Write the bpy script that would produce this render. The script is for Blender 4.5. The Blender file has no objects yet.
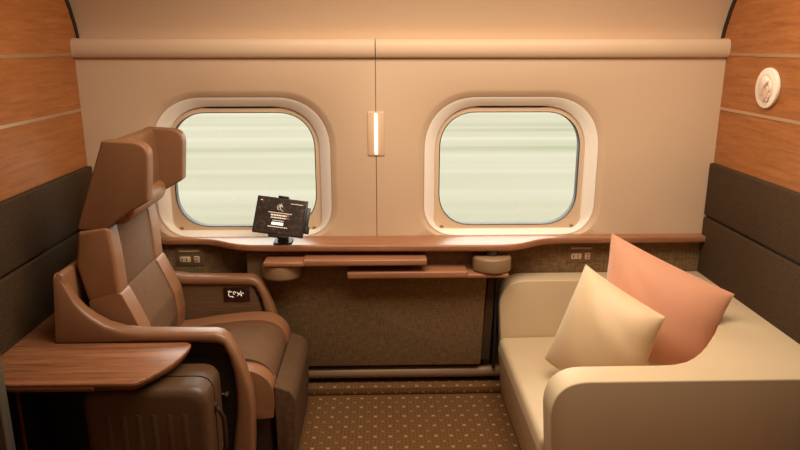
import bpy, bmesh, math, random
from mathutils import Vector, Matrix, noise
random.seed(7)
S = bpy.context.scene
COL = S.collection
PI = math.pi

# ------------------------------------------------------------------ materials
def srgb(r, g, b):
    def c(v):
        v /= 255.0
        return v / 12.92 if v <= 0.04045 else ((v + 0.055) / 1.055) ** 2.4
    return (c(r), c(g), c(b), 1.0)

class NT:
    def __init__(self, name):
        self.m = bpy.data.materials.new(name)
        self.m.use_nodes = True
        self.t = self.m.node_tree
        self.bsdf = self.t.nodes['Principled BSDF']
    def n(self, kind, **kw):
        nd = self.t.nodes.new('ShaderNode' + kind)
        for k, v in kw.items():
            if k.startswith('i_'):
                nd.inputs[k[2:].replace('_', ' ')].default_value = v
            elif isinstance(k, str):
                setattr(nd, k, v)
        return nd
    def l(self, a, b):
        self.t.links.new(a, b)
    def math(self, op, a, b=None, c=None):
        nd = self.t.nodes.new('ShaderNodeMath'); nd.operation = op
        for i, v in enumerate((a, b, c)):
            if v is None: continue
            if isinstance(v, (int, float)): nd.inputs[i].default_value = v
            else: self.l(v, nd.inputs[i])
        return nd.outputs[0]
    def coords(self, scale=(1, 1, 1)):
        tc = self.n('TexCoord'); mp = self.n('Mapping')
        mp.inputs['Scale'].default_value = scale
        self.l(tc.outputs['Object'], mp.inputs['Vector'])
        return mp.outputs['Vector']
    def noise(self, vec, scale, detail=4, rough=0.55, dist=0.0):
        nd = self.n('TexNoise')
        nd.inputs['Scale'].default_value = scale
        nd.inputs['Detail'].default_value = detail
        nd.inputs['Roughness'].default_value = rough
        nd.inputs['Distortion'].default_value = dist
        self.l(vec, nd.inputs['Vector'])
        return nd.outputs['Fac']
    def ramp(self, fac, stops):
        nd = self.n('ValToRGB')
        e = nd.color_ramp.elements
        while len(e) < len(stops): e.new(0.5)
        for i, (p, c) in enumerate(stops):
            e[i].position = p; e[i].color = c
        self.l(fac, nd.inputs['Fac'])
        return nd.outputs['Color']
    def bump(self, h, strength=0.2, dist=0.002):
        nd = self.n('Bump')
        nd.inputs['Strength'].default_value = strength
        nd.inputs['Distance'].default_value = dist
        self.l(h, nd.inputs['Height'])
        self.l(nd.outputs['Normal'], self.bsdf.inputs['Normal'])
    def set(self, col=None, rough=None, metal=None, spec=None, sheen=None):
        b = self.bsdf.inputs
        if col is not None: b['Base Color'].default_value = col
        if rough is not None: b['Roughness'].default_value = rough
        if metal is not None: b['Metallic'].default_value = metal
        if spec is not None: b['Specular IOR Level'].default_value = spec
        if sheen is not None: b['Sheen Weight'].default_value = sheen

def mul(c, k): return (c[0] * k, c[1] * k, c[2] * k, 1.0)

def mat_plain(name, col, rough=0.5, metal=0.0, var=0.06, nscale=6.0, bump=0.0, bscale=300, spec=0.5, sheen=0.0):
    m = NT(name); m.set(rough=rough, metal=metal, spec=spec, sheen=sheen)
    v = m.coords()
    f = m.noise(v, nscale, 3)
    m.l(m.ramp(f, [(0.3, mul(col, 1 - var)), (0.7, mul(col, 1 + var))]), m.bsdf.inputs['Base Color'])
    if bump: m.bump(m.noise(v, bscale, 2), bump, 0.001)
    return m.m

def mat_wood(name, dark, mid, light, scale, rough=0.4, k=1.0, spec=0.4):
    # grain runs along the axis with the small mapping scale
    m = NT(name); m.set(rough=rough, spec=spec)
    v = m.coords(scale)
    big = m.noise(v, 2.2 * k, 5, 0.6, 0.6)
    fine = m.noise(v, 15 * k, 6, 0.7, 0.3)
    mix = m.math('ADD', m.math('MULTIPLY', big, 0.55), m.math('MULTIPLY', fine, 0.45))
    m.l(m.ramp(mix, [(0.34, dark), (0.5, mid), (0.66, light)]), m.bsdf.inputs['Base Color'])
    m.bump(fine, 0.08, 0.001)
    return m.m

def mat_fabric(name, a, b, scale=260, rough=0.9, stretch=(1, 1, 1), spec=0.2, contrast=(0.4, 0.6), sheen=0.0):
    m = NT(name); m.set(rough=rough, spec=spec, sheen=sheen)
    v = m.coords(stretch)
    f = m.noise(v, scale, 2, 0.6)
    m.l(m.ramp(f, [(contrast[0], a), (contrast[1], b)]), m.bsdf.inputs['Base Color'])
    m.bump(f, 0.35, 0.0015)
    return m.m

def mat_emit(name, col, strength):
    m = NT(name)
    m.set(col=col, rough=0.4)
    m.bsdf.inputs['Emission Color'].default_value = col
    m.bsdf.inputs['Emission Strength'].default_value = strength
    return m.m

def mat_glass(name):
    m = NT(name)
    t = m.t
    t.nodes.remove(m.bsdf)
    tr = t.nodes.new('ShaderNodeBsdfTransparent')
    gl = t.nodes.new('ShaderNodeBsdfGlossy'); gl.inputs['Roughness'].default_value = 0.02
    fr = t.nodes.new('ShaderNodeFresnel'); fr.inputs['IOR'].default_value = 1.25
    mx = t.nodes.new('ShaderNodeMixShader')
    tr.inputs['Color'].default_value = (0.95, 0.97, 0.93, 1)
    m.l(fr.outputs[0], mx.inputs[0]); m.l(tr.outputs[0], mx.inputs[1]); m.l(gl.outputs[0], mx.inputs[2])
    m.l(mx.outputs[0], t.nodes['Material Output'].inputs['Surface'])
    return m.m

def mat_carpet(name):
    m = NT(name); m.set(rough=0.95, spec=0.1)
    tc = m.n('TexCoord'); sp = m.n('SeparateXYZ')
    m.l(tc.outputs['Object'], sp.inputs[0])
    x = m.math('DIVIDE', sp.outputs[0], 0.066)
    y = m.math('DIVIDE', m.math('ADD', sp.outputs[1], sp.outputs[2]), 0.083)
    def lattice(ox, oy, rx, ry):
        fx = m.math('SUBTRACT', m.math('FRACT', m.math('ADD', x, ox)), 0.5)
        fy = m.math('SUBTRACT', m.math('FRACT', m.math('ADD', y, oy)), 0.5)
        d = m.math('SQRT', m.math('ADD', m.math('POWER', m.math('DIVIDE', fx, rx), 2.0), m.math('POWER', m.math('DIVIDE', fy, ry), 2.0)))
        return m.math('SUBTRACT', 1.0, m.math('MINIMUM', d, 1.0))
    a = lattice(0, 0, 0.15, 0.12); b = lattice(0.5, 0.5, 0.13, 0.10)
    dots = m.math('MAXIMUM', a, m.math('MULTIPLY', b, 0.5))
    # woven grid between the dots
    gx = m.math('ABSOLUTE', m.math('SINE', m.math('MULTIPLY', x, 4 * PI)))
    gy = m.math('ABSOLUTE', m.math('SINE', m.math('MULTIPLY', y, 4 * PI)))
    v = m.coords()
    nz = m.noise(v, 160, 2, 0.6)
    base = m.math('ADD', m.math('MULTIPLY', nz, 0.65), m.math('MULTIPLY', m.math('MULTIPLY', gx, gy), 0.3))
    c0 = m.ramp(base, [(0.2, srgb(88, 60, 34)), (0.7, srgb(120, 84, 49))])
    mx = m.n('MixRGB'); m.l(m.math('POWER', m.math('MINIMUM', m.math('MULTIPLY', dots, 1.2), 0.7), 1.0), mx.inputs['Fac'])
    m.l(c0, mx.inputs['Color1']); mx.inputs['Color2'].default_value = srgb(186, 146, 102)
    m.l(mx.outputs['Color'], m.bsdf.inputs['Base Color'])
    m.bump(m.math('ADD', nz, dots), 0.4, 0.003)
    return m.m

def mat_field(name):
    # farmland: streaks along the line stand in for motion blur
    m = NT(name); m.set(rough=1.0, spec=0.0)
    v = m.coords((0.006, 0.30, 1))
    f = m.noise(v, 1.0, 3, 0.5, 0.0)
    v2 = m.coords((0.05, 0.12, 1))
    g = m.noise(v2, 1.0, 2)
    mix = m.math('ADD', m.math('MULTIPLY', f, 0.75), m.math('MULTIPLY', g, 0.25))
    m.l(m.ramp(mix, [(0.32, srgb(88, 88, 76)), (0.45, srgb(100, 97, 87)), (0.56, srgb(106, 102, 94)), (0.7, srgb(113, 108, 101))]),
        m.bsdf.inputs['Base Color'])
    return m.m

M = {}
M['wall'] = mat_plain('cabin_wall_cream', srgb(206, 174, 140), 0.55, var=0.015, nscale=3, bump=0.03, bscale=400)
M['frame'] = mat_plain('window_surround_white', srgb(244, 232, 214), 0.45, var=0.01)
M['blind'] = mat_plain('window_blind_track', srgb(214, 184, 150), 0.5, var=0.02)
M['black'] = mat_plain('black_rubber', srgb(26, 20, 17), 0.6)
M['wood_wall'] = mat_wood('wall_wood', srgb(130, 76, 34), srgb(160, 96, 46), srgb(176, 113, 59), (40, 2.2, 30), 0.42, 1.0)
M['desk'] = mat_wood('counter_wood', srgb(134, 86, 56), srgb(154, 103, 70), srgb(170, 118, 82), (1.5, 26, 26), 0.32)
M['table'] = mat_wood('table_wood', srgb(92, 54, 32), srgb(138, 88, 56), srgb(166, 112, 74), (1.2, 24, 24), 0.36)
M['edge'] = mat_wood('table_edge', srgb(84, 44, 26), srgb(104, 58, 36), srgb(118, 68, 44), (1.5, 26, 26), 0.35)
M['chrome'] = mat_plain('brushed_metal', srgb(222, 200, 172), 0.3, 0.9, var=0.03)
M['padded'] = mat_fabric('wall_fabric_dark', srgb(56, 41, 24), srgb(76, 55, 33), 220, 0.85)
def mat_weave(name, a, b):
    m = NT(name); m.set(rough=0.9, spec=0.15)
    f1 = m.noise(m.coords((1.0, 1.0, 7.0)), 26, 3, 0.6)
    f2 = m.noise(m.coords((7.0, 1.0, 1.0)), 26, 3, 0.6)
    f = m.math('MULTIPLY', m.math('ADD', f1, f2), 0.5)
    m.l(m.ramp(f, [(0.36, a), (0.64, b)]), m.bsdf.inputs['Base Color'])
    m.bump(f, 0.3, 0.0015)
    return m.m
M['weave'] = mat_weave('counter_fabric', srgb(98, 76, 50), srgb(142, 113, 77))
M['carpet'] = mat_carpet('carpet_brown')
M['leather'] = mat_plain('saddle_leather', srgb(142, 97, 64), 0.5, var=0.03, nscale=9, bump=0.08, bscale=500, spec=0.4)
M['leather_dark'] = mat_plain('headrest_leather', srgb(132, 90, 58), 0.5, var=0.03, nscale=9, bump=0.08, bscale=500, spec=0.35)
M['shell'] = mat_plain('shell_bronze', srgb(136, 94, 64), 0.38, var=0.02, nscale=5, spec=0.5)
M['seat_fabric'] = mat_fabric('seat_stripe_fabric', srgb(96, 68, 47), srgb(118, 86, 60), 55, 0.85, (.5, 6, .5), contrast=(0.3, 0.7))
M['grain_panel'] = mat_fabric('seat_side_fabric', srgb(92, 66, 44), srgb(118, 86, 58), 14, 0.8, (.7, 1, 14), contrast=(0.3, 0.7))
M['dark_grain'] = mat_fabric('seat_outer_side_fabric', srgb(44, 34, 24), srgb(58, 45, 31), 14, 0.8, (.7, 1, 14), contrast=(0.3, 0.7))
M['legrest'] = mat_fabric('leg_rest_fabric', srgb(80, 58, 38), srgb(98, 73, 48), 55, 0.85, (1, 6, 1), contrast=(0.3, 0.7))
M['dark'] = mat_plain('dark_plastic', srgb(52, 40, 30), 0.5)
M['sofa'] = mat_plain('sofa_vinyl', srgb(200, 175, 138), 0.5, var=0.015, bump=0.06, bscale=420, spec=0.35)
M['cream'] = mat_plain('pillow_cream', srgb(218, 186, 142), 0.55, var=0.02, bump=0.1, bscale=350, sheen=0.2)
M['orange'] = mat_plain('pillow_orange', srgb(210, 146, 110), 0.7, var=0.02, bump=0.1, bscale=350, sheen=0.25)
M['case'] = mat_plain('suitcase_brown', srgb(82, 57, 35), 0.45, var=0.05)
M['case_dark'] = mat_plain('suitcase_trim', srgb(44, 30, 22), 0.45)
M['taupe'] = mat_plain('grey_taupe_plastic', srgb(142, 112, 80), 0.4, var=0.02)
M['pipe'] = mat_plain('heater_cover', srgb(146, 118, 88), 0.4, 0.3, var=0.03)
M['tablet'] = mat_plain('tablet_case', srgb(34, 26, 22), 0.4)
M['print'] = mat_emit('screen_print', srgb(226, 206, 184), 0.55)
M['print_hi'] = mat_emit('screen_button', srgb(250, 244, 236), 0.8)
M['print_red'] = mat_emit('screen_red', srgb(150, 80, 58), 0.15)
M['icon'] = mat_emit('icon_light', srgb(236, 214, 190), 0.6)
M['plate'] = mat_plain('outlet_plate', srgb(120, 92, 62), 0.45)
M['socket'] = mat_plain('socket_face', srgb(216, 186, 148), 0.5)
M['emblem'] = mat_plain('emblem_ceramic', srgb(240, 222, 200), 0.35, var=0.01)
M['emblem_in'] = mat_plain('emblem_inner', srgb(222, 196, 172), 0.35, var=0.02)
M['emblem_rose'] = mat_plain('emblem_rose', srgb(216, 180, 156), 0.35, var=0.02)
M['cover'] = mat_plain('lamp_cover', srgb(214, 180, 144), 0.25, var=0.01)
M['led'] = mat_emit('led_tube', (1.0, 0.95, 0.86, 1), 2.5)
M['glass'] = mat_glass('window_glass')
M['field'] = mat_field('field')
M['jamb'] = mat_plain('door_jamb_grey', srgb(88, 80, 66), 0.5)
M['ceil'] = mat_plain('ceiling_cream', srgb(204, 170, 132), 0.6, var=0.01)

def mat_screen():
    m = NT('tablet_screen'); m.set(rough=0.3, spec=0.4)
    v = m.coords()
    f = m.noise(v, 60, 6, 0.7)
    m.l(m.ramp(f, [(0.35, srgb(38, 28, 22)), (0.55, srgb(54, 42, 34)), (0.66, srgb(96, 70, 54))]), m.bsdf.inputs['Base Color'])
    m.l(m.ramp(f, [(0.35, srgb(30, 24, 20)), (0.6, srgb(52, 40, 32)), (0.7, srgb(100, 70, 54))]), m.bsdf.inputs['Emission Color'])
    m.bsdf.inputs['Emission Strength'].default_value = 0.35
    return m.m
M['screen'] = mat_screen()

# ------------------------------------------------------------------ geometry helpers (each returns a bmesh)
def bevel(bm, w, seg=3, ang=30):
    if w <= 0: return bm
    bm.normal_update()
    es = [e for e in bm.edges if len(e.link_faces) == 2 and e.calc_face_angle(0) > math.radians(ang)]
    bmesh.ops.bevel(bm, geom=es, offset=w, segments=seg, profile=0.5, affect='EDGES', clamp_overlap=True)
    return bm

def box(x0, x1, y0, y1, z0, z1, b=0.0, seg=3):
    bm = bmesh.new()
    bmesh.ops.create_cube(bm, size=1.0)
    for v in bm.verts:
        v.co = Vector((x0 + (v.co.x + .5) * (x1 - x0), y0 + (v.co.y + .5) * (y1 - y0), z0 + (v.co.z + .5) * (z1 - z0)))
    return bevel(bm, b, seg)

def prism(pts, axis, a, b, bev=0.0, seg=3, ang=30):
    """polygon extruded along an axis; pts are (x,z) for Y, (x,y) for Z, (y,z) for X"""
    bm = bmesh.new()
    def mk(p, t):
        if axis == 'Y': return (p[0], t, p[1])
        if axis == 'Z': return (p[0], p[1], t)
        return (t, p[0], p[1])
    A = [bm.verts.new(mk(p, a)) for p in pts]
    B = [bm.verts.new(mk(p, b)) for p in pts]
    n = len(pts)
    bm.faces.new(A); bm.faces.new(B[::-1])
    for i in range(n):
        bm.faces.new((A[i], B[i], B[(i + 1) % n], A[(i + 1) % n]))
    bmesh.ops.recalc_face_normals(bm, faces=bm.faces)
    return bevel(bm, bev, seg, ang)

def fillet(pts, rad, seg=6):
    """round the corners of a polygon; rad is one radius or a list"""
    n = len(pts); out = []
    for i in range(n):
        r = rad[i] if isinstance(rad, (list, tuple)) else rad
        p = Vector(pts[i]); a = Vector(pts[i - 1]); c = Vector(pts[(i + 1) % n])
        if r <= 1e-6: out.append(tuple(p)); continue
        d1 = (a - p); d2 = (c - p); l1, l2 = d1.length, d2.length
        d1.normalize(); d2.normalize()
        ang = d1.angle(d2)
        t = min(r / math.tan(ang / 2), l1 * 0.48, l2 * 0.48)
        p1, p2 = p + d1 * t, p + d2 * t
        for k in range(seg + 1):
            u = k / seg
            q = p1 * (1 - u) ** 2 + p * 2 * u * (1 - u) + p2 * u * u
            # pull the quadratic towards a circular arc
            out.append(tuple(q))
    return out

def loft(rings, caps=True, closed=True):
    bm = bmesh.new()
    R = [[bm.verts.new(p) for p in r] for r in rings]
    n = len(R[0])
    for a, b in zip(R[:-1], R[1:]):
        for i in range(n if closed else n - 1):
            bm.faces.new((a[i], a[(i + 1) % n], b[(i + 1) % n], b[i]))
    if caps:
        bm.faces.new(R[0][::-1]); bm.faces.new(R[-1])
    bmesh.ops.recalc_face_normals(bm, faces=bm.faces)
    return bm

def tube(path, r, seg=10, caps=True):
    path = [Vector(p) for p in path]
    rings = []
    up = Vector((0.13, 0.31, 0.94)).normalized()
    for i, p in enumerate(path):
        d = (path[min(i + 1, len(path) - 1)] - path[max(i - 1, 0)]).normalized()
        x = d.cross(up)
        if x.length < 1e-3: x = d.cross(Vector((1, 0, 0)))
        x.normalize(); y = d.cross(x)
        rr = r[i] if isinstance(r, (list, tuple)) else r
        rings.append([p + (x * math.cos(2 * PI * k / seg) + y * math.sin(2 * PI * k / seg)) * rr for k in range(seg)])
    return loft(rings, caps)

def cyl(p0, p1, r, seg=24, b=0.0):
    bm = tube([p0, p1], r, seg)
    return bevel(bm, b, 2, 60)

def join(*bms):
    out = bmesh.new()
    for b in bms:
        me = bpy.data.meshes.new('tmp'); b.to_mesh(me); b.free()
        out.from_mesh(me); bpy.data.meshes.remove(me)
    return out

def put(bm, mat4):
    bmesh.ops.transform(bm, matrix=mat4, verts=bm.verts)
    return bm

def wloc(o):
    v = Vector((0, 0, 0))
    while o is not None:
        v += o.location; o = o.parent
    return v

def build(name, bm, mat, parent=None, loc=None, smooth=35):
    """bm in world coordinates -> one mesh object, local to its parent (or to loc)"""
    base = wloc(parent) if parent is not None else Vector(loc or (0, 0, 0))
    bmesh.ops.translate(bm, vec=-base, verts=bm.verts)
    me = bpy.data.meshes.new(name)
    bm.normal_update(); bm.to_mesh(me); bm.free()
    if mat: me.materials.append(mat)
    if smooth:
        me.polygons.foreach_set('use_smooth', [True] * len(me.polygons))
        me.set_sharp_from_angle(angle=math.radians(smooth))
    o = bpy.data.objects.new(name, me); COL.objects.link(o)
    if parent is not None: o.parent = parent
    else: o.location = base
    return o

def tag(o, label, cat, group=None):
    o['label'] = label; o['category'] = cat
    if group: o['group'] = group
    return o

def thing(name, loc, label, cat, group=None):
    o = bpy.data.objects.new(name, None); COL.objects.link(o)
    o.location = loc; o.empty_display_size = 0.1
    return tag(o, label, cat, group)

def struct(name, bm, mat, parent=None, smooth=35):
    o = build(name, bm, mat, parent, smooth=smooth)
    o['kind'] = 'structure'
    return o

def baked(bm, cutters=(), bev=0.0, seg=3, ang=35):
    """boolean (list of (bmesh, operation)) and bevel, returned as a bmesh"""
    def tmp(b):
        me = bpy.data.meshes.new('t'); b.to_mesh(me); b.free()
        o = bpy.data.objects.new('t', me); COL.objects.link(o); return o
    o = tmp(bm); cs = []
    for cb, op in cutters:
        c = tmp(cb); cs.append(c)
        md = o.modifiers.new('b', 'BOOLEAN'); md.object = c; md.operation = op; md.solver = 'EXACT'
    if bev:
        md = o.modifiers.new('v', 'BEVEL'); md.width = bev; md.segments = seg
        md.limit_method = 'ANGLE'; md.angle_limit = math.radians(ang)
    dg = bpy.context.evaluated_depsgraph_get()
    me = bpy.data.meshes.new_from_object(o.evaluated_get(dg))
    out = bmesh.new(); out.from_mesh(me)
    bpy.data.meshes.remove(me)
    for c in cs + [o]:
        d = c.data; bpy.data.objects.remove(c); bpy.data.meshes.remove(d)
    return out

# ------------------------------------------------------------------ the room
XL, XR, YB = -1.33, 1.548, 3.09
YA = -0.9            # aisle wall behind the camera
ZC = 2.32

struct('floor', box(XL - .1, XR + .1, YA - .1, 3.3, -0.06, 0.0), M['carpet'], smooth=0)
struct('ceiling', box(XL - .1, XR + .1, YA - .1, 2.62, ZC, ZC + .06), M['ceil'], smooth=0)
struct('wall_front', box(XL - .1, XR + .1, YA - .1, YA, 0, ZC), M['wall'], smooth=0)

# curved upper wall running into the ceiling
prof = [(3.10, 1.575), (3.155, 1.60), (3.157, 1.67), (3.142, 1.72), (3.11, 1.79), (3.06, 1.87), (2.98, 1.98), (2.87, 2.10), (2.74, 2.22), (2.60, 2.32)]
outer = [(y + .05, z + .03) for y, z in reversed(prof)]
struct('wall_upper', prism(prof + outer, 'X', XL - .05, XR + .05), M['wall'])

# side walls
wl = struct('wall_left', box(XL - .08, XL, YA, 3.3, 0, ZC), M['wood_wall'], smooth=0)
wr = struct('wall_right', box(XR, XR + .08, YA, 3.3, 0, ZC), M['wood_wall'], smooth=0)
PT = 0.024
for side, w, x, s in (('left', wl, XL, 1), ('right', wr, XR, -1)):
    for z0, z1, nm in ((0.866, 1.112, 'upper_pad'), (0.44, 0.856, 'lower_pad')):
        a, b = sorted((x, x + s * PT))
        o = struct('padded_panel', box(a - (.01 if s > 0 else 0), b + (.01 if s < 0 else 0), 1.0, 3.083, z0, z1, .008, 3), M['padded'], w)
    a, b = sorted((x - s * .01, x + s * .008))
    struct('panel_backing', box(a, b, 1.0, 3.085, 0.2, 1.11), M['black'], w)
    for zz in (1.361, 1.60):
        a, b = sorted((x - s * .003, x + s * .002))
        struct('metal_strip', box(a, b, 1.0, 3.085, zz - .006, zz + .006), M['chrome'], w)
    # black gasket where the wood meets the curved wall
    arc = [(y - .002, z) for y, z in prof[2:8]]
    arc2 = [(y - .028, z - .004) for y, z in reversed(prof[2:8])]
    a, b = sorted((x - s * .003, x + s * .004))
    struct('gasket', prism(arc + arc2, 'X', a, b), M['black'], w)

# window wall: two panels with a window opening each
WC = ((-0.6345, 'left'), (0.6035, 'right'))
def rrect(cx, z0, z1, hw, rt, rb, y, n=14):
    """rounded rectangle ring in the XZ plane, softly squared corners"""
    pts = []
    for (sx, cz, r, a0) in ((1, z1 - rt, rt, 0), (-1, z1 - rt, rt, 90), (-1, z0 + rb, rb, 180), (1, z0 + rb, rb, 270)):
        for k in range(n + 1):
            a = math.radians(a0 + 90 * k / n)
            c, s_ = math.cos(a), math.sin(a)
            e = 2 / 2.25
            c = math.copysign(abs(c) ** e, c); s_ = math.copysign(abs(s_) ** e, s_)
            pts.append((cx + sx * (hw - r) + c * r, y, cz + s_ * r))
    return pts

def to_rect(ring, x0, x1, z0, z1):
    """project a ring radially onto a rectangle; returns points plus where the corners go"""
    cx = sum(p[0] for p in ring) / len(ring); cz = sum(p[2] for p in ring) / len(ring)
    out = []
    for x, y, z in ring:
        dx, dz = x - cx, z - cz
        t = 1e9
        if dx > 1e-9: t = min(t, (x1 - cx) / dx)
        if dx < -1e-9: t = min(t, (x0 - cx) / dx)
        if dz > 1e-9: t = min(t, (z1 - cz) / dz)
        if dz < -1e-9: t = min(t, (z0 - cz) / dz)
        out.append([cx + dx * t, y, cz + dz * t])
    for X_, Z_ in ((x0, z0), (x0, z1), (x1, z0), (x1, z1)):   # snap the nearest ring point to each corner
        i = min(range(len(out)), key=lambda k: (out[k][0] - X_) ** 2 + (out[k][2] - Z_) ** 2)
        out[i] = [X_, out[i][1], Z_]
    return [tuple(p) for p in out]

SEAM = -0.021
for (cx, side) in WC:
    x0, x1 = (XL - .03, SEAM - .0018) if side == 'left' else (SEAM + .0018, XR + .03)
    r0 = rrect(cx, .762, 1.448, .4375, .275, .16, YB)
    r05 = rrect(cx, .763, 1.434, .424, .262, .155, YB + .006)
    r1 = rrect(cx, .765, 1.412, .402, .245, .15, YB + .022)
    r2 = rrect(cx, .765, 1.41, .400, .243, .15, YB + .05)
    rect = to_rect(r0, x0, x1, .742, 1.60)
    rb = [(p[0], p[1] + .03, p[2]) for p in rect]
    struct('wall_back', loft([rb, rect, r0, r05, r1, r2], caps=False), M['wall'])
    n = 1 if side == 'left' else 2
    # white flared surround
    w = bpy.data.objects.new('window_%d' % n, None); COL.objects.link(w)
    w['kind'] = 'structure'; w.location = (cx, YB, .765)
    f0 = rrect(cx, .766, 1.4125, .4025, .245, .15, YB + .0175)
    f1 = rrect(cx, .768, 1.406, .396, .24, .145, YB + .0195)
    f2 = rrect(cx, .784, 1.374, .357, .215, .06, YB + .050)
    f3 = rrect(cx, .786, 1.370, .353, .213, .055, YB + .054)
    f4 = rrect(cx, .786, 1.370, .353, .213, .055, YB + .085)
    struct('window_surround', loft([f0, f1, f2, f3, f4], caps=False), M['frame'], w)
    # blind track panel around the pane
    p0 = rrect(cx, .785, 1.372, .355, .213, .05, YB + .064)
    p1 = rrect(cx, .802, 1.343, .331, .175, .165, YB + .064)
    p2 = rrect(cx, .803, 1.342, .329, .174, .164, YB + .095)
    struct('blind_track', loft([p0, p1, p2], caps=False), M['blind'], w)
    s0 = rrect(cx, .803, 1.342, .330, .174, .164, YB + .0625)
    s1 = rrect(cx, .8055, 1.3395, .3270, .171, .161, YB + .0625)
    s2 = rrect(cx, .8055, 1.3395, .3270, .171, .161, YB + .10)
    s3 = rrect(cx, .803, 1.342, .330, .174, .164, YB + .10)
    struct('rubber_seal', loft([s0, s1, s2, s3, s0], caps=False), M['black'], w)
    struct('blind_slot', prism(fillet([(cx - .19, 1.364), (cx - .13, 1.3625), (cx + .13, 1.3625), (cx + .19, 1.364), (cx + .12, 1.3705), (cx - .12, 1.3705)], .004, 3), 'Y', YB + .0605, YB + .075), M['black'], w)
    for sx in (-1, 1):
        struct('track_screw', box(cx + sx * .314 - .008, cx + sx * .314 + .008, YB + .058, YB + .066, .792, .802, .002), M['taupe'], w)
    g0 = rrect(cx, .804, 1.341, .329, .173, .163, YB + .068)
    g1 = [(p[0], p[1] + .006, p[2]) for p in g0]
    struct('glass_pane', loft([g0, g1]), M['glass'], w)
    # outer skin of the carriage around the opening
    o0 = rrect(cx, .798, 1.348, .336, .178, .168, YB + .101)
    orect = to_rect(o0, x0, x1, .0, 1.68)
    struct('outer_skin', loft([o0, orect], caps=False), M['black'], w)

# wall backing behind the seam, lower wall, ledge
struct('trim_1', box(SEAM - .02, SEAM + .02, YB + .006, YB + .012, .7, 1.6), M['taupe'], smooth=0)
lp = [(3.155, 1.668), (3.092, 1.668), (3.076, 1.665), (3.066, 1.656), (3.060, 1.640), (3.060, 1.615), (3.064, 1.598), (3.073, 1.588), (3.086, 1.585), (3.155, 1.585)]
for a, b in ((XL - .02, SEAM - .002), (SEAM + .002, XR + .02)):
    struct('trim_2', prism(lp, 'X', a, b), M['wall'])
struct('wall_back_lower', box(XL - .03, XR + .03, YB + .004, YB + .05, 0, .755), M['weave'], smooth=0)

# heater step and pipe at the foot of the window wall
struct('carpet_step', box(XL, XR, 2.975, 3.11, 0.0, .040, .008, 2), M['carpet'])
struct('baseboard_back', join(cyl((-.75, 3.040, .092), (.575, 3.040, .092), .029, 24, .006)), M['pipe'])

# doorway posts at the near end of the compartment
struct('trim_3', box(XL - .05, -1.160, 1.89, 1.935, 0, ZC, .006), M['jamb'])
struct('trim_4', box(1.42, XR + .05, 1.89, 1.935, 0, ZC, .006), M['jamb'])

# ------------------------------------------------------------------ counter under the windows
ZD = .77
front = [(XR, 3.034), (.90, 3.034), (.84, 3.032), (.78, 3.024), (.73, 3.006), (.68, 2.972), (.64, 2.945), (.60, 2.930), (.55, 2.922), (.44, 2.921),
         (-.36, 2.942), (-.54, 2.945), (-.60, 2.950), (-.65, 2.965), (-.70, 2.992), (-.75, 3.028), (-.80, 3.050), (-.86, 3.060), (-.92, 3.062), (XL, 3.062)]
front = [(x, y + (.0 if x > .6 or x < -.7 else .0)) for x, y in front]
poly = [(XL, YB + .012), (XR, YB + .012)] + front
ct = thing('window_counter', (0, 3.0, .735), 'long reddish wood counter with wavy front edge running under both windows', 'counter')
build('counter_top', prism(poly, 'Z', ZD - .032, ZD, .010, 4, 40), M['desk'], ct)

# fabric modesty panel below the counter
mp = thing('modesty_panel', (-.03, 3.0, .13), 'dark brown woven fabric panel under the middle of the counter', 'panel')
build('fabric_face', prism(fillet([(-.62, .145), (.474, .145), (.492, .60), (.505, .72), (-.62, .72)], .004, 2), 'Y', 3.0, 3.03, .005, 2), M['weave'], mp)
build('hinge_flap', prism([(.474, .165), (.520, .165), (.535, .60), (.500, .60)], 'Y', 3.008, 3.035, .004, 2), M['padded'], mp)
build('gap_shade', box(.534, .546, 3.0, 3.085, .12, .70, .003), M['black'], mp)  # black strip standing in for the shaded gap beside the panel

# half-round swivel housings and folded trays
def pod(cx, zt, zb, label):
    t = thing('swivel_housing', (cx, 2.99, zb), label, 'housing', 'half-round tray housings')
    pts = [(cx - .088, 2.998)] + [(cx + .088 * math.cos(PI + PI * k / 20), 2.955 + .075 * math.sin(PI + PI * k / 20)) for k in range(21)] + [(cx + .088, 2.998)]
    build('housing_body', prism(pts, 'Z', zb, zt, .012, 3, 40), M['taupe'], t)
    if zt > .7: build('housing_neck', cyl((cx, 2.962, zt - .004), (cx, 2.962, .738), .03, 16), M['dark'], t)
pod(-.454, .688, .618, 'small taupe half-round housing under the counter beside the leather seat')
pod(.505, .712, .642, 'small taupe half-round housing under the counter next to the cream sofa arm')
t1 = thing('folding_tray', (-.16, 2.93, .69), 'upper folded wooden tray tucked under the counter, beside the leather seat', 'folding tray', 'folded trays under the counter')
build('tray_leaf', box(-.350, .203, 2.880, 2.998, .688, .717, .007), M['desk'], t1)
build('tray_arm', box(-.525, -.345, 2.876, 2.998, .688, .709, .006), M['desk'], t1)
t2 = thing('folding_tray', (.2, 2.93, .63), 'lower folded wooden tray under the counter, reaching towards the cream sofa', 'folding tray', 'folded trays under the counter')
build('tray_leaf', box(-.155, .388, 2.890, 2.998, .624, .656, .007), M['desk'], t2)
build('tray_arm', box(.380, .575, 2.895, 2.998, .622, .640, .005), M['desk'], t2)

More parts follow.
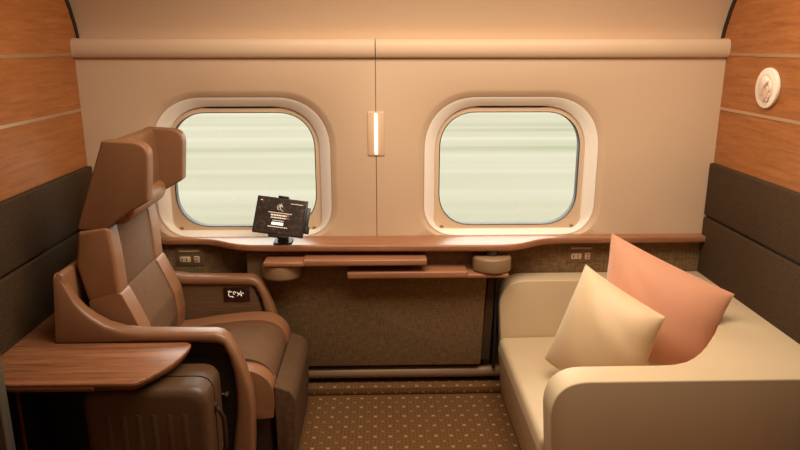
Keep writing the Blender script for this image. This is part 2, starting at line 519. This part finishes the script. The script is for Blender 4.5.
# ------------------------------------------------------------------ outlets
def outlet(cx, label):
    z = .665
    t = thing('power_outlet', (cx, YB, z - .03), label, 'power outlet', 'power outlets below the windows')
    y = YB + .004
    build('face_plate', box(cx - .066, cx + .066, y - .004, y + .004, z - .036, z + .058, .003, 2), M['plate'], t)
    build('light_bar', box(cx - .052, cx + .052, y - .008, y, z + .030, z + .044, .002, 2), M['taupe'], t)
    lb = [box(cx - .045 + k * .0092, cx - .045 + k * .0092 + .006, y - .0085, y - .005, z + .034, z + .040) for k in range(10)]
    build('lettering', join(*lb), M['socket'], t)
    o = build('twin_socket', box(cx - .046, cx + .004, y - .008, y, z - .018, z + .010, .003, 2), M['socket'], t)
    build('socket_slot', join(*[box(cx - .046 + .009 + k * .021, cx - .046 + .013 + k * .021, y - .0086, y - .004, z - .012, z + .004) for k in range(2)]), M['dark'], o)
    o = build('usb_socket', box(cx + .020, cx + .046, y - .008, y, z - .020, z + .012, .003, 2), M['socket'], t)
    build('socket_slot', join(*[box(cx + .027, cx + .039, y - .0086, y - .004, z - .012 + k * .014, z - .008 + k * .014) for k in range(2)]), M['dark'], o)
outlet(-.905, 'small power outlet plate on dark fabric between leather seat back and counter')
outlet(.955, 'small power outlet plate on dark fabric above the cream sofa arm')

# ------------------------------------------------------------------ wall lamp in the seam
lt = thing('wall_lamp', (SEAM, YB, 1.15), 'slim vertical glowing wall lamp in the seam between the two windows', 'lamp')
build('cover_plate', box(SEAM - .038, SEAM + .038, YB - .005, YB + .002, 1.150, 1.350, .004, 3), M['cover'], lt)
build('light_tube', join(cyl((SEAM, YB - .008, 1.158), (SEAM, YB - .008, 1.342), .0055, 16, .002)), M['led'], lt)

# ------------------------------------------------------------------ round emblem on the right wall
ec = Vector((XR, 2.712, 1.474))
et = thing('wall_emblem', (XR, 2.712, 1.392), 'round pale relief disc with feather-like swirl on the wooden wall', 'wall disc')
def disc(r, d0, d1, cy=0, cz=0, b=.003, sy=1.0, sz=1.0, rot=0.0):
    pts = []
    for k in range(40):
        a = 2 * PI * k / 40
        u, v = r * sy * math.cos(a), r * sz * math.sin(a)
        pts.append((ec.y + cy + u * math.cos(rot) - v * math.sin(rot), ec.z + cz + u * math.sin(rot) + v * math.cos(rot)))
    return prism(pts, 'X', XR - d1, XR - d0, b, 2, 40)
build('disc', disc(.080, 0, .016, b=.005), M['emblem'], et)
build('inner_rim', disc(.054, .010, .019, cz=.002, b=.002), M['emblem_in'], et)
build('relief', join(disc(.040, .017, .023, -.006, .014, .003, 1.0, .75, .5), disc(.020, .020, .026, .004, .028, .002, 1, 1)), M['emblem'], et)
build('relief_wing', join(disc(.036, .018, .024, -.012, -.020, .003, .42, 1.0, -.5), disc(.028, .018, .0245, -.024, -.012, .003, .35, 1.0, -.5)), M['emblem_rose'], et)
def swirl(dy, dz, r, a0, a1):
    return tube([(XR - .025, ec.y + dy + r * math.cos(a0 + (a1 - a0) * k / 14), ec.z + dz + r * 1.1 * math.sin(a0 + (a1 - a0) * k / 14)) for k in range(15)], .0022, 6)
build('relief_line', join(swirl(-.04, -.03, .045, .1, 1.5), swirl(-.045, -.04, .062, .2, 1.4), swirl(.005, .0, .043, 2.4, 4.6)), M['emblem_rose'], et)

# ------------------------------------------------------------------ sofa
sf = thing('sofa', (1.05, 2.53, 0), 'cream upholstered sofa with wide arms along the right side wall', 'sofa')
ZS = .583
ytop = 3.082
plan = [(.55, 1.985), (XR - .002, 1.985), (XR - .002, ytop), (.55, ytop), (.55, 2.967), (1.08, 2.967)]
plan += [(1.20, 2.962), (1.26, 2.945), (1.31, 2.91), (1.338, 2.84), (1.35, 2.72), (1.35, 2.60), (1.34, 2.51), (1.31, 2.43), (1.265, 2.360), (1.22, 2.30), (1.178, 2.245), (1.135, 2.195), (1.09, 2.152), (1.05, 2.122), (1.00, 2.103), (.95, 2.098), (.55, 2.097)]
body = prism(plan, 'Z', 0.0, ZS)
side = fillet([(.551, -.02), (.551, ZS), (XR + .1, ZS), (XR + .1, -.02)], [0, .125, 0, 0], 12)
side[0] = (.585, -.02)
side = [(x + (0.0), z) for x, z in side]
cut = prism(side, 'Y', 1.9, 3.2)
build('sofa_frame', baked(body, [(cut, 'INTERSECT')], .012, 3, 40), M['sofa'], sf)
cpl = [(.575, .0), (.548, .25), (.556, .303), (1.36, .315), (1.36, .0)]
cush = prism(fillet(cpl, [0, .02, .04, 0, 0], 5), 'Y', 2.100, 2.964, .018, 3, 35)
build('seat_cushion', cush, M['sofa'], sf)
build('plinth', box(.60, 1.5, 2.0, 3.07, 0.0, .04), M['dark'], sf)

# ------------------------------------------------------------------ pillows
def pillow(A, B, C, D, T, seed, wr=.006, N=40, sag=0.0, flat=1.0, pinch=.04):
    """corner order A bottom left, B top left, C top right, D bottom right; returns (body, seam)"""
    A, B, C, D = map(Vector, (A, B, C, D))
    nrm = (D - A).cross(B - A).normalized()
    bm = bmesh.new()
    def P(u, v, s):
        # sides pulled in between the corners
        pu = u * (1 - pinch * (1 - v * v)); pv = v * (1 - (pinch if v > 0 else pinch - sag) * (1 - u * u))
        a, b = (pu + 1) / 2, (pv + 1) / 2
        p = A * (1 - a) * (1 - b) + D * a * (1 - b) + B * (1 - a) * b + C * a * b
        h = T * max(0, (1 - abs(u) ** 2.3)) ** .55 * max(0, (1 - abs(v) ** 2.3)) ** .55
        w = noise.noise(Vector(((u + v) * 1.5 + seed, (u - v) * .5, s * 3.1))) * wr * 2.2
        w += noise.noise(Vector(((u + .8 * v) * 3.4 + seed, (v - .8 * u) * .8, s * 2.0 + 5))) * wr * .6
        edge = max(0, (1 - u * u) * (1 - v * v)) ** .35
        return p + nrm * ((h if s > 0 else -h * flat) + w * edge)
    grid = {}
    for s in (1, -1):
        for i in range(N + 1):
            for j in range(N + 1):
                if s == -1 and (i in (0, N) or j in (0, N)):
                    grid[(s, i, j)] = grid[(1, i, j)]; continue
                u = math.sin((i / N - .5) * PI); v = math.sin((j / N - .5) * PI)
                grid[(s, i, j)] = bm.verts.new(P(u, v, s))
        for i in range(N):
            for j in range(N):
                q = [grid[(s, i, j)], grid[(s, i + 1, j)], grid[(s, i + 1, j + 1)], grid[(s, i, j + 1)]]
                if s == -1: q.reverse()
                if len(set(q)) >= 3:
                    try: bm.faces.new(q)
                    except ValueError: pass
    bmesh.ops.recalc_face_normals(bm, faces=bm.faces)
    rim = []
    for k in range(4 * N):
        e, r = divmod(k, N)
        i, j = ((r, 0), (N, r), (N - r, N), (0, N - r))[e]
        rim.append(grid[(1, i, j)].co.copy())
    seam = tube(rim + [rim[0]], .0022, 6, caps=False)
    return bm, seam
bm, sm = pillow((.672, 2.56, .388), (.814, 2.56, .792), (1.044, 2.31, .668), (.965, 2.285, .400), .100, 3.3, .005, sag=.26)
p1 = build('throw_pillow', bm, M['cream'], None, (.86, 2.43, .32), 60)
tag(p1, 'cream square throw pillow propped in front on the sofa seat', 'pillow')
build('edge_seam', sm, M['cream'], p1)
bm, sm = pillow((.885, 2.60, .430), (.966, 2.72, .876), (1.372, 2.455, .700), (1.265, 2.42, .400), .095, 9.1, .005, sag=.12, flat=.35)
p2 = build('throw_pillow', bm, M['orange'], None, (1.10, 2.56, .36), 60)
tag(p2, 'terracotta orange throw pillow leaning in the sofa corner behind the cream one', 'pillow')
build('edge_seam', sm, M['orange'], p2)

# ------------------------------------------------------------------ leather seat
ts = thing('recliner_seat', (-.78, 2.61, 0), 'brown leather recliner seat with winged headrest and wraparound shell facing the sofa', 'seat')
YN, YF = 2.27, 2.95           # outer faces of the arms

def sec(xo, zo, xi, zi, y0, y1, r=.016, n=3):
    """rounded four sided section between the outer line point and the inner line point"""
    d = Vector((xi - xo, zi - zo)); L = d.length; d /= L
    w = y1 - y0
    r = min(r, L * .45, w * .45)
    loop = []
    for (cy, cl, a0) in ((y1 - r, r, 0), (y0 + r, r, 90), (y0 + r, L - r, 180), (y1 - r, L - r, 270)):
        for k in range(n + 1):
            a = math.radians(a0 + 90 * k / n)
            yy = cy + r * math.cos(a); ll = cl - r * math.sin(a)
            loop.append((xo + d.x * ll, yy, zo + d.y * ll))
    return loop
ARM = [(-1.140, .868, -1.164, .60, .045), (-1.126, .868, -1.140, .60, .046), (-1.108, .828, -1.114, .60, .048), (-1.083, .770, -1.085, .60, .052), (-1.060, .738, -1.062, .60, .055),
       (-1.030, .708, -1.035, .60, .060), (-.985, .676, -.99, .601, .066), (-.93, .656, -.932, .603, .07), (-.86, .647, -.86, .605, .072), (-.65, .643, -.655, .603, .072),
       (-.600, .642, -.612, .601, .072), (-.578, .636, -.590, .598, .072), (-.556, .619, -.575, .590, .072), (-.528, .563, -.556, .545, .072), (-.503, .495, -.543, .480, .072), (-.484, .415, -.538, .405, .072), (-.477, .33, -.540, .33, .072), (-.484, .18, -.562, .18, .072), (-.50, 0.0, -.585, 0.0, .072)]
for y0, sg in ((YN, 1), (YF, -1)):
    rings = []
    for xo, zo, xi, zi, w in ARM:
        a, b = (y0, y0 + w) if sg > 0 else (y0 - w, y0)
        dx = 0.0 if sg > 0 or xo < -.62 else .012
        rings.append(sec(xo + dx, zo, xi + dx, zi, a, b))
    build('armrest', loft(rings), M['shell'], ts)
    # fabric side panel inside the arm frame
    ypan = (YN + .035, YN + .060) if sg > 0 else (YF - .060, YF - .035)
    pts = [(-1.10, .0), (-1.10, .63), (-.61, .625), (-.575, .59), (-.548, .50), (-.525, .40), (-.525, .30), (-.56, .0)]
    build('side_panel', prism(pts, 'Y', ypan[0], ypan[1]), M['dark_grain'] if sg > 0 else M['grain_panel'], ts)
build('back_shell', box(-1.140, -1.108, YN + .002, YF - .002, .0, .872, .014), M['shell'], ts)
# control panel on the far side panel
yc = YF - .060
cp = build('control_panel', box(-.708, -.592, yc - .006, yc + .004, .528, .592, .003, 2), mat_plain('control_gloss', srgb(48, 26, 20), 0.25), ts)
ic = []
IX, IZ = -.019, -.026
def arc_i(cx, cz, r, a0, a1):
    return tube([(cx + IX + r * math.cos(a0 + (a1 - a0) * k / 8), yc - .008, cz + IZ + r * math.sin(a0 + (a1 - a0) * k / 8)) for k in range(9)], .0016, 5)
ic += [arc_i(-.655, .588, .012, 1.2, 5.2), arc_i(-.640, .594, .006, 0, 5), arc_i(-.620, .600, .009, 3.4, 6.6), arc_i(-.618, .578, .009, 0, 3.0), arc_i(-.603, .586, .007, 1.0, 4.0)]
ic += [tube([(-.687, yc - .008, .574), (-.679, yc - .008, .578)], .0016, 5), tube([(-.664, yc - .008, .546), (-.669, yc - .008, .551)], .0016, 5)]
build('icon_lights', join(*ic), M['icon'], cp)
# recline lever on the near side panel
build('recline_lever', join(cyl((-.578, YN + .037, .388), (-.578, YN + .018, .388), .0075, 12, .002), cyl((-.630, YN + .028, .388), (-.578, YN + .028, .388), .0025, 8)), M['chrome'], ts)

# backrest: two upholstered sections, each with side bolsters
def lean(pts, dx): return [(x + dx, z) for x, z in pts]
MID = [(-1.080, .998), (-.970, 1.016), (-.958, .900), (-.952, .758), (-1.072, .728), (-1.100, .872)]
LOW = [(-1.072, .740), (-.952, .770), (-.922, .700), (-.886, .610), (-.876, .52), (-.89, .40), (-1.03, .40), (-1.062, .66)]
Y0, Y1 = 2.358, 2.872
for nm, P_, rr in (('backrest_upper', MID, [.02, .02, .05, .02, .02, .06]), ('backrest_lower', LOW, [.02, .02, .05, .05, .04, .03, .02, .04])):
    pp = fillet(P_, rr, 5)
    inner = [(x - .02, z) if x > -1.0 else (x, z) for x, z in pp]
    build(nm, join(prism(pp, 'Y', Y0, Y0 + .090, .024, 5, 50), prism(pp, 'Y', Y1 - .105, Y1, .030, 5, 50), prism(inner, 'Y', Y0 + .05, Y1 - .05)), M['leather'], ts)
    fab = [(x - .006, z) if x > -1.0 else (x + .03, z) for x, z in pp]
    build('fabric_insert', prism(fab, 'Y', Y0 + .076, Y1 - .094, .008, 3, 50), M['seat_fabric'], ts)

# headrest with two wings
WING = [(-.962, 1.322), (-.803, 1.312), (-.822, 1.105), (-.895, 1.064), (-.945, 1.030), (-.985, .998), (-1.084, 1.003)]
wf = fillet(WING, [.012, .055, .022, .02, .03, .02, .012], 7)
def wing(y_in, y_out):
    bm = prism(wf, 'Y', min(y_in, y_out), max(y_in, y_out), .018, 4, 50)
    return bm
hb = prism(fillet([(-.965, 1.312), (-.925, 1.308), (-.915, 1.15), (-.925, 1.03), (-1.084, 1.002)], [.012, .03, .02, .02, .012], 5), 'Y', 2.385, 2.845, .016, 3, 50)
build('headrest', join(wing(2.364, 2.424), put(wing(2.806, 2.868), Matrix.Translation((-.004, 0, -.008))), hb), M['leather_dark'], ts)
rp = []
for k in range(24):
    a = 2 * PI * k / 24
    rp.append((-.936 + .040 * math.cos(a) + .012 * math.sin(a), 1.054 + .046 * math.sin(a)))
build('neck_roll', prism(rp, 'Y', 2.418, 2.812, .015, 3, 60), M['leather'], ts)

# seat cushion
CU = [(-.95, .25), (-.95, .440), (-.86, .446), (-.72, .468), (-.56, .480), (-.48, .466), (-.43, .424), (-.415, .370), (-.42, .255), (-.47, .25)]
def chaikin(p, n=3):
    for _ in range(n):
        q = [p[0]]
        for a, b in zip(p[:-1], p[1:]):
            q += [(a[0] * .75 + b[0] * .25, a[1] * .75 + b[1] * .25), (a[0] * .25 + b[0] * .75, a[1] * .25 + b[1] * .75)]
        p = q + [p[-1]]
    return p
cf = [CU[0]] + chaikin([(-.95, .440), (-.86, .446), (-.72, .470), (-.56, .486), (-.475, .476), (-.424, .430), (-.412, .370), (-.42, .255)]) + [CU[9]]
for a, b, dz in ((2.350, 2.450, -.026), (2.775, 2.872, 0)):
    build('seat_bolster', prism([(x, z + (dz if z > .3 else 0)) for x, z in cf], 'Y', a, b, .028, 4, 50), M['leather'], ts)
cfi = [(x - .004, z - .014 if z > .3 else z) for x, z in cf]
build('seat_cushion', prism(cfi, 'Y', 2.425, 2.800, .008, 3, 50), M['seat_fabric'], ts)
LR = [(-.417, .385), (-.352, .362), (-.332, .325), (-.345, .04), (-.40, .02), (-.412, .10)]
build('leg_rest', prism(fillet(LR, [.012, .05, .06, .02, .01, .02], 7), 'Y', 2.358, 2.866, .022, 4, 45), M['legrest'], ts)
build('seat_base', box(-1.05, -.43, 2.38, 2.84, .0, .26, .02), M['dark'], ts)

# ------------------------------------------------------------------ wooden side table by the seat
tt = thing('side_table', (-1.0, 2.1, 0), 'reddish wood side table with curved corner attached beside the leather seat', 'table')
ZT = .613
tp = [(XL + PT + .002, 1.972), (-1.16, 1.962), (-.905, 1.960), (-.788, 1.960), (-.774, 1.967), (-.757, 1.990), (-.736, 2.024), (-.715, 2.062), (-.698, 2.100), (-.685, 2.145), (-.678, 2.19), (-.676, 2.232), (-.680, 2.252), (-.700, 2.264), (-1.168, 2.266), (-1.172, 2.60), (XL + PT + .002, 2.62)]
build('table_top', prism(tp, 'Z', ZT - .014, ZT, .004, 3, 40), M['table'], tt)
lo = [(x, y) for x, y in tp]
build('edge_strip', prism([(XL + PT + .002, 1.970), (-1.16, 1.960), (-.908, 1.958), (-.905, 1.964), (-.905, 2.0), (XL + PT + .002, 2.0)], 'Z', ZT - .027, ZT - .0125, .003, 2, 40), M['edge'], tt)
dk = [(-.905, 1.965), (-.793, 1.966), (-.781, 1.972), (-.763, 1.996), (-.742, 2.030), (-.721, 2.068), (-.704, 2.104), (-.692, 2.147), (-.685, 2.192), (-.684, 2.245), (-.905, 2.262)]
build('under_leaf', prism(dk, 'Z', ZT - .028, ZT - .0145, .004, 2, 40), M['edge'], tt)
build('support_shade_box', box(-1.295, -1.205, 2.06, 2.26, .0, ZT - .015, .004), M['black'], tt)  # table support, with a black body added to darken the space below

build('rear_shade_sheet', box(-1.204, -.76, 2.245, 2.262, .0, ZT - .03, .002), M['black'], tt)  # black sheet added for the deep shade behind the suitcase
build('support_edge', box(-1.206, -1.196, 2.050, 2.060, .0, ZT - .016, .002), M['edge'], tt)

# ------------------------------------------------------------------ suitcase below the table
sc_ = thing('suitcase', (-.765, 2.13, 0), 'dark brown hard suitcase standing under the wooden side table', 'suitcase')
SX0, SX1, SY0, SY1, SZ = -.985, -.574, 2.020, 2.232, .556
def rbox_ring(inset, y):
    pts = fillet([(SX0 + inset, .025 + inset), (SX1 - inset, .025 + inset), (SX1 - inset, SZ - inset), (SX0 + inset, SZ - inset)], .06, 8)
    return [(x, y, z) for x, z in pts]
rings = [rbox_ring(.030, SY0), rbox_ring(.012, SY0 + .006), rbox_ring(.003, SY0 + .018), rbox_ring(0, SY0 + .036), rbox_ring(0, SY0 + .090)]
build('front_shell', loft(rings), M['case'], sc_)
rings = [rbox_ring(0, SY0 + .098), rbox_ring(0, SY1 - .036), rbox_ring(.003, SY1 - .018), rbox_ring(.012, SY1 - .006), rbox_ring(.030, SY1)]
build('rear_shell', loft(rings), M['case'], sc_)
build('zip_seam', loft([rbox_ring(.004, SY0 + .088), rbox_ring(.004, SY0 + .100)]), M['case_dark'], sc_)
rb_ = []
for k in range(6):
    x = SX0 + .075 + k * .05
    rb_.append(box(x, x + .018, SY0 - .002, SY0 + .01, .08, SZ - .09, .0018, 2))
build('shell_rib', join(*rb_), M['case'], sc_)
hp = [(SX1 - .002, SY0 + .094, .440), (SX1 + .014, SY0 + .094, .425), (SX1 + .026, SY0 + .094, .395), (SX1 + .028, SY0 + .094, .34), (SX1 + .026, SY0 + .094, .285), (SX1 + .014, SY0 + .094, .255), (SX1 - .002, SY0 + .094, .24)]
build('side_handle', join(tube(hp, .008, 10), box(SX1 - .004, SX1 + .008, SY0 + .078, SY0 + .110, .425, .455, .003, 2), box(SX1 - .004, SX1 + .008, SY0 + .078, SY0 + .110, .225, .255, .003, 2)), M['case_dark'], sc_)
for sx in (SX0 + .05, SX1 - .05):
    for yy in (SY0 + .045, SY1 - .045):
        build('wheel', cyl((sx - .012, yy, .025), (sx + .012, yy, .025), .025, 16, .003), M['case_dark'], sc_)

# ------------------------------------------------------------------ tablet on its stand
TC = Vector((-.4516, 2.965, .8977))
roll = math.radians(6.7); back = math.radians(25)
TM = Matrix.Translation(TC) @ Matrix.Rotation(math.radians(-4), 4, 'Z') @ Matrix.Rotation(-back, 4, 'X') @ Matrix.Rotation(roll, 4, 'Y')
def tb(x0, x1, y0, y1, z0, z1, b=0.0): return put(box(x0, x1, y0, y1, z0, z1, b, 2), TM)
tab = thing('tablet', (-.45, 2.95, .80), 'dark tablet showing a welcome screen, tilted on its stand before the window', 'tablet')
tab_w, tab_h = .1156, .0847
build('tablet_body', tb(-tab_w, tab_w, -.005, .005, -tab_h, tab_h, .003), M['tablet'], tab)
scr = build('screen', tb(-tab_w + .005, tab_w - .005, -.0062, -.004, -tab_h + .005, tab_h - .005), M['screen'], tab)
def line(z, segs, h):
    return [tb(a, b, -.0072, -.006, z - h, z + h) for a, b in segs]
def words(x0, x1, w, gap):
    out = []; x = x0
    while x < x1 - .002:
        ww = min(w * random.uniform(.6, 1.3), x1 - x); out.append((x, x + ww)); x += ww + gap
    return out
TX = [(.0145, words(-.055, .052, .006, .0016), .0016), (.0035, words(-.042, .040, .009, .0022), .0032), (-.0080, words(-.040, .040, .007, .0018), .0026),
      (-.021, words(-.030, .022, .006, .002), .0016), (-.0495, words(-.048, .044, .007, .002), .0018), (.062, words(.040, .095, .006, .0018), .0014), (.066, [(-.098, -.090)], .0014)]
for z_, sg_, h_ in TX:
    build('text_line', join(*line(z_, sg_, h_)), M['print'], scr)
build('screen_button', tb(-.033, .020, -.0074, -.006, -.0405, -.0285), M['print_hi'], scr)
build('red_mark', join(tb(.030, .040, -.0075, -.006, .000, .010), tb(.028, .044, -.0075, -.006, -.011, -.006)), M['print_red'], scr)
em = []
for a0, a1, r, cx, cz in ((.2, 4.6, .012, -.006, .040), (2.4, 4.6, .020, .014, .044), (1.0, 2.6, .010, -.004, .034)):
    em.append(put(tube([(cx + r * math.cos(a0 + (a1 - a0) * k / 10), -.0072, cz + r * math.sin(a0 + (a1 - a0) * k / 10)) for k in range(11)], .0011, 5), TM))
build('screen_emblem', join(*em), M['print'], scr)
stn = thing('tablet_stand', (-.44, 2.99, ZD), 'black clamp stand holding the tablet up on the wooden counter', 'tablet stand')
build('back_plate', tb(-.055, .128, .0075, .022, -.055, .058, .004), M['tablet'], stn)
build('top_clamp', join(tb(-.022, .024, -.008, .020, tab_h, tab_h + .009, .002), tb(-.014, .016, .006, .024, .03, tab_h + .006, .002)), M['black'], stn)
build('bottom_clamp', join(tb(-.040, .050, -.010, .024, -tab_h - .010, -tab_h, .003), tb(-.015, .020, .0065, .024, -tab_h - .006, -.03, .002)), M['black'], stn)
build('side_arm', tb(.110, .136, .004, .020, -.062, -.028, .003), M['black'], stn)
neck = [(-.445, 2.978, ZD + .006), (-.447, 2.970, ZD + .028), (-.450, 2.958, ZD + .056)]
build('neck', tube(neck, [.026, .022, .024], 16), M['black'], stn)
build('base_plate', prism(fillet([(-.490, 2.952), (-.405, 2.952), (-.405, 3.045), (-.490, 3.045)], .02, 5), 'Z', ZD, ZD + .008, .003, 2, 40), M['black'], stn)

# ------------------------------------------------------------------ outside
struct('ground', box(-160, 160, 4.5, 120, -3.2, -3.0), M['field'], smooth=0)
W = bpy.data.worlds.new('World'); S.world = W; W.use_nodes = True
bg = W.node_tree.nodes['Background']
bg.inputs['Color'].default_value = (0.99, 0.98, 0.95, 1); bg.inputs['Strength'].default_value = 6.5

# ------------------------------------------------------------------ lights
def area(name, loc, rot, sx, sy, energy, col):
    d = bpy.data.lights.new(name, 'AREA'); d.shape = 'RECTANGLE'; d.size = sx; d.size_y = sy
    d.energy = energy; d.color = col
    o = bpy.data.objects.new(name, d); COL.objects.link(o)
    o.location = loc; o.rotation_euler = rot
    return o
WARM = (1.0, 0.89, 0.74)
area('ceiling_lamp', (0.35, 2.0, ZC - .03), (0, 0, 0), 1.9, 1.0, 52, WARM)
area('aisle_fill', (0.2, 0.2, ZC - .03), (0, 0, 0), 1.6, .5, 3, WARM)  # unseen fill light, added to lift surfaces that face the aisle

# ------------------------------------------------------------------ camera
cd = bpy.data.cameras.new('camera'); cam = bpy.data.objects.new('camera', cd); COL.objects.link(cam)
cd.sensor_fit = 'HORIZONTAL'; cd.sensor_width = 36.0; cd.lens = 680.0 / 800.0 * 36.0
cd.clip_start = 0.02; cd.clip_end = 500
cam.location = (0, 0, 1.64)
cam.rotation_euler = (PI / 2 - math.atan(180 / 680), 0, -math.radians(1.6286))
S.camera = cam

S.view_settings.view_transform = 'Standard'
S.view_settings.look = 'None'
S.view_settings.gamma = 1.0
S.view_settings.use_curve_mapping = False
S.view_settings.exposure = 0.06
S.cycles.use_denoising = True
S.cycles.max_bounces = 10
S.cycles.diffuse_bounces = 6
S.cycles.transparent_max_bounces = 12
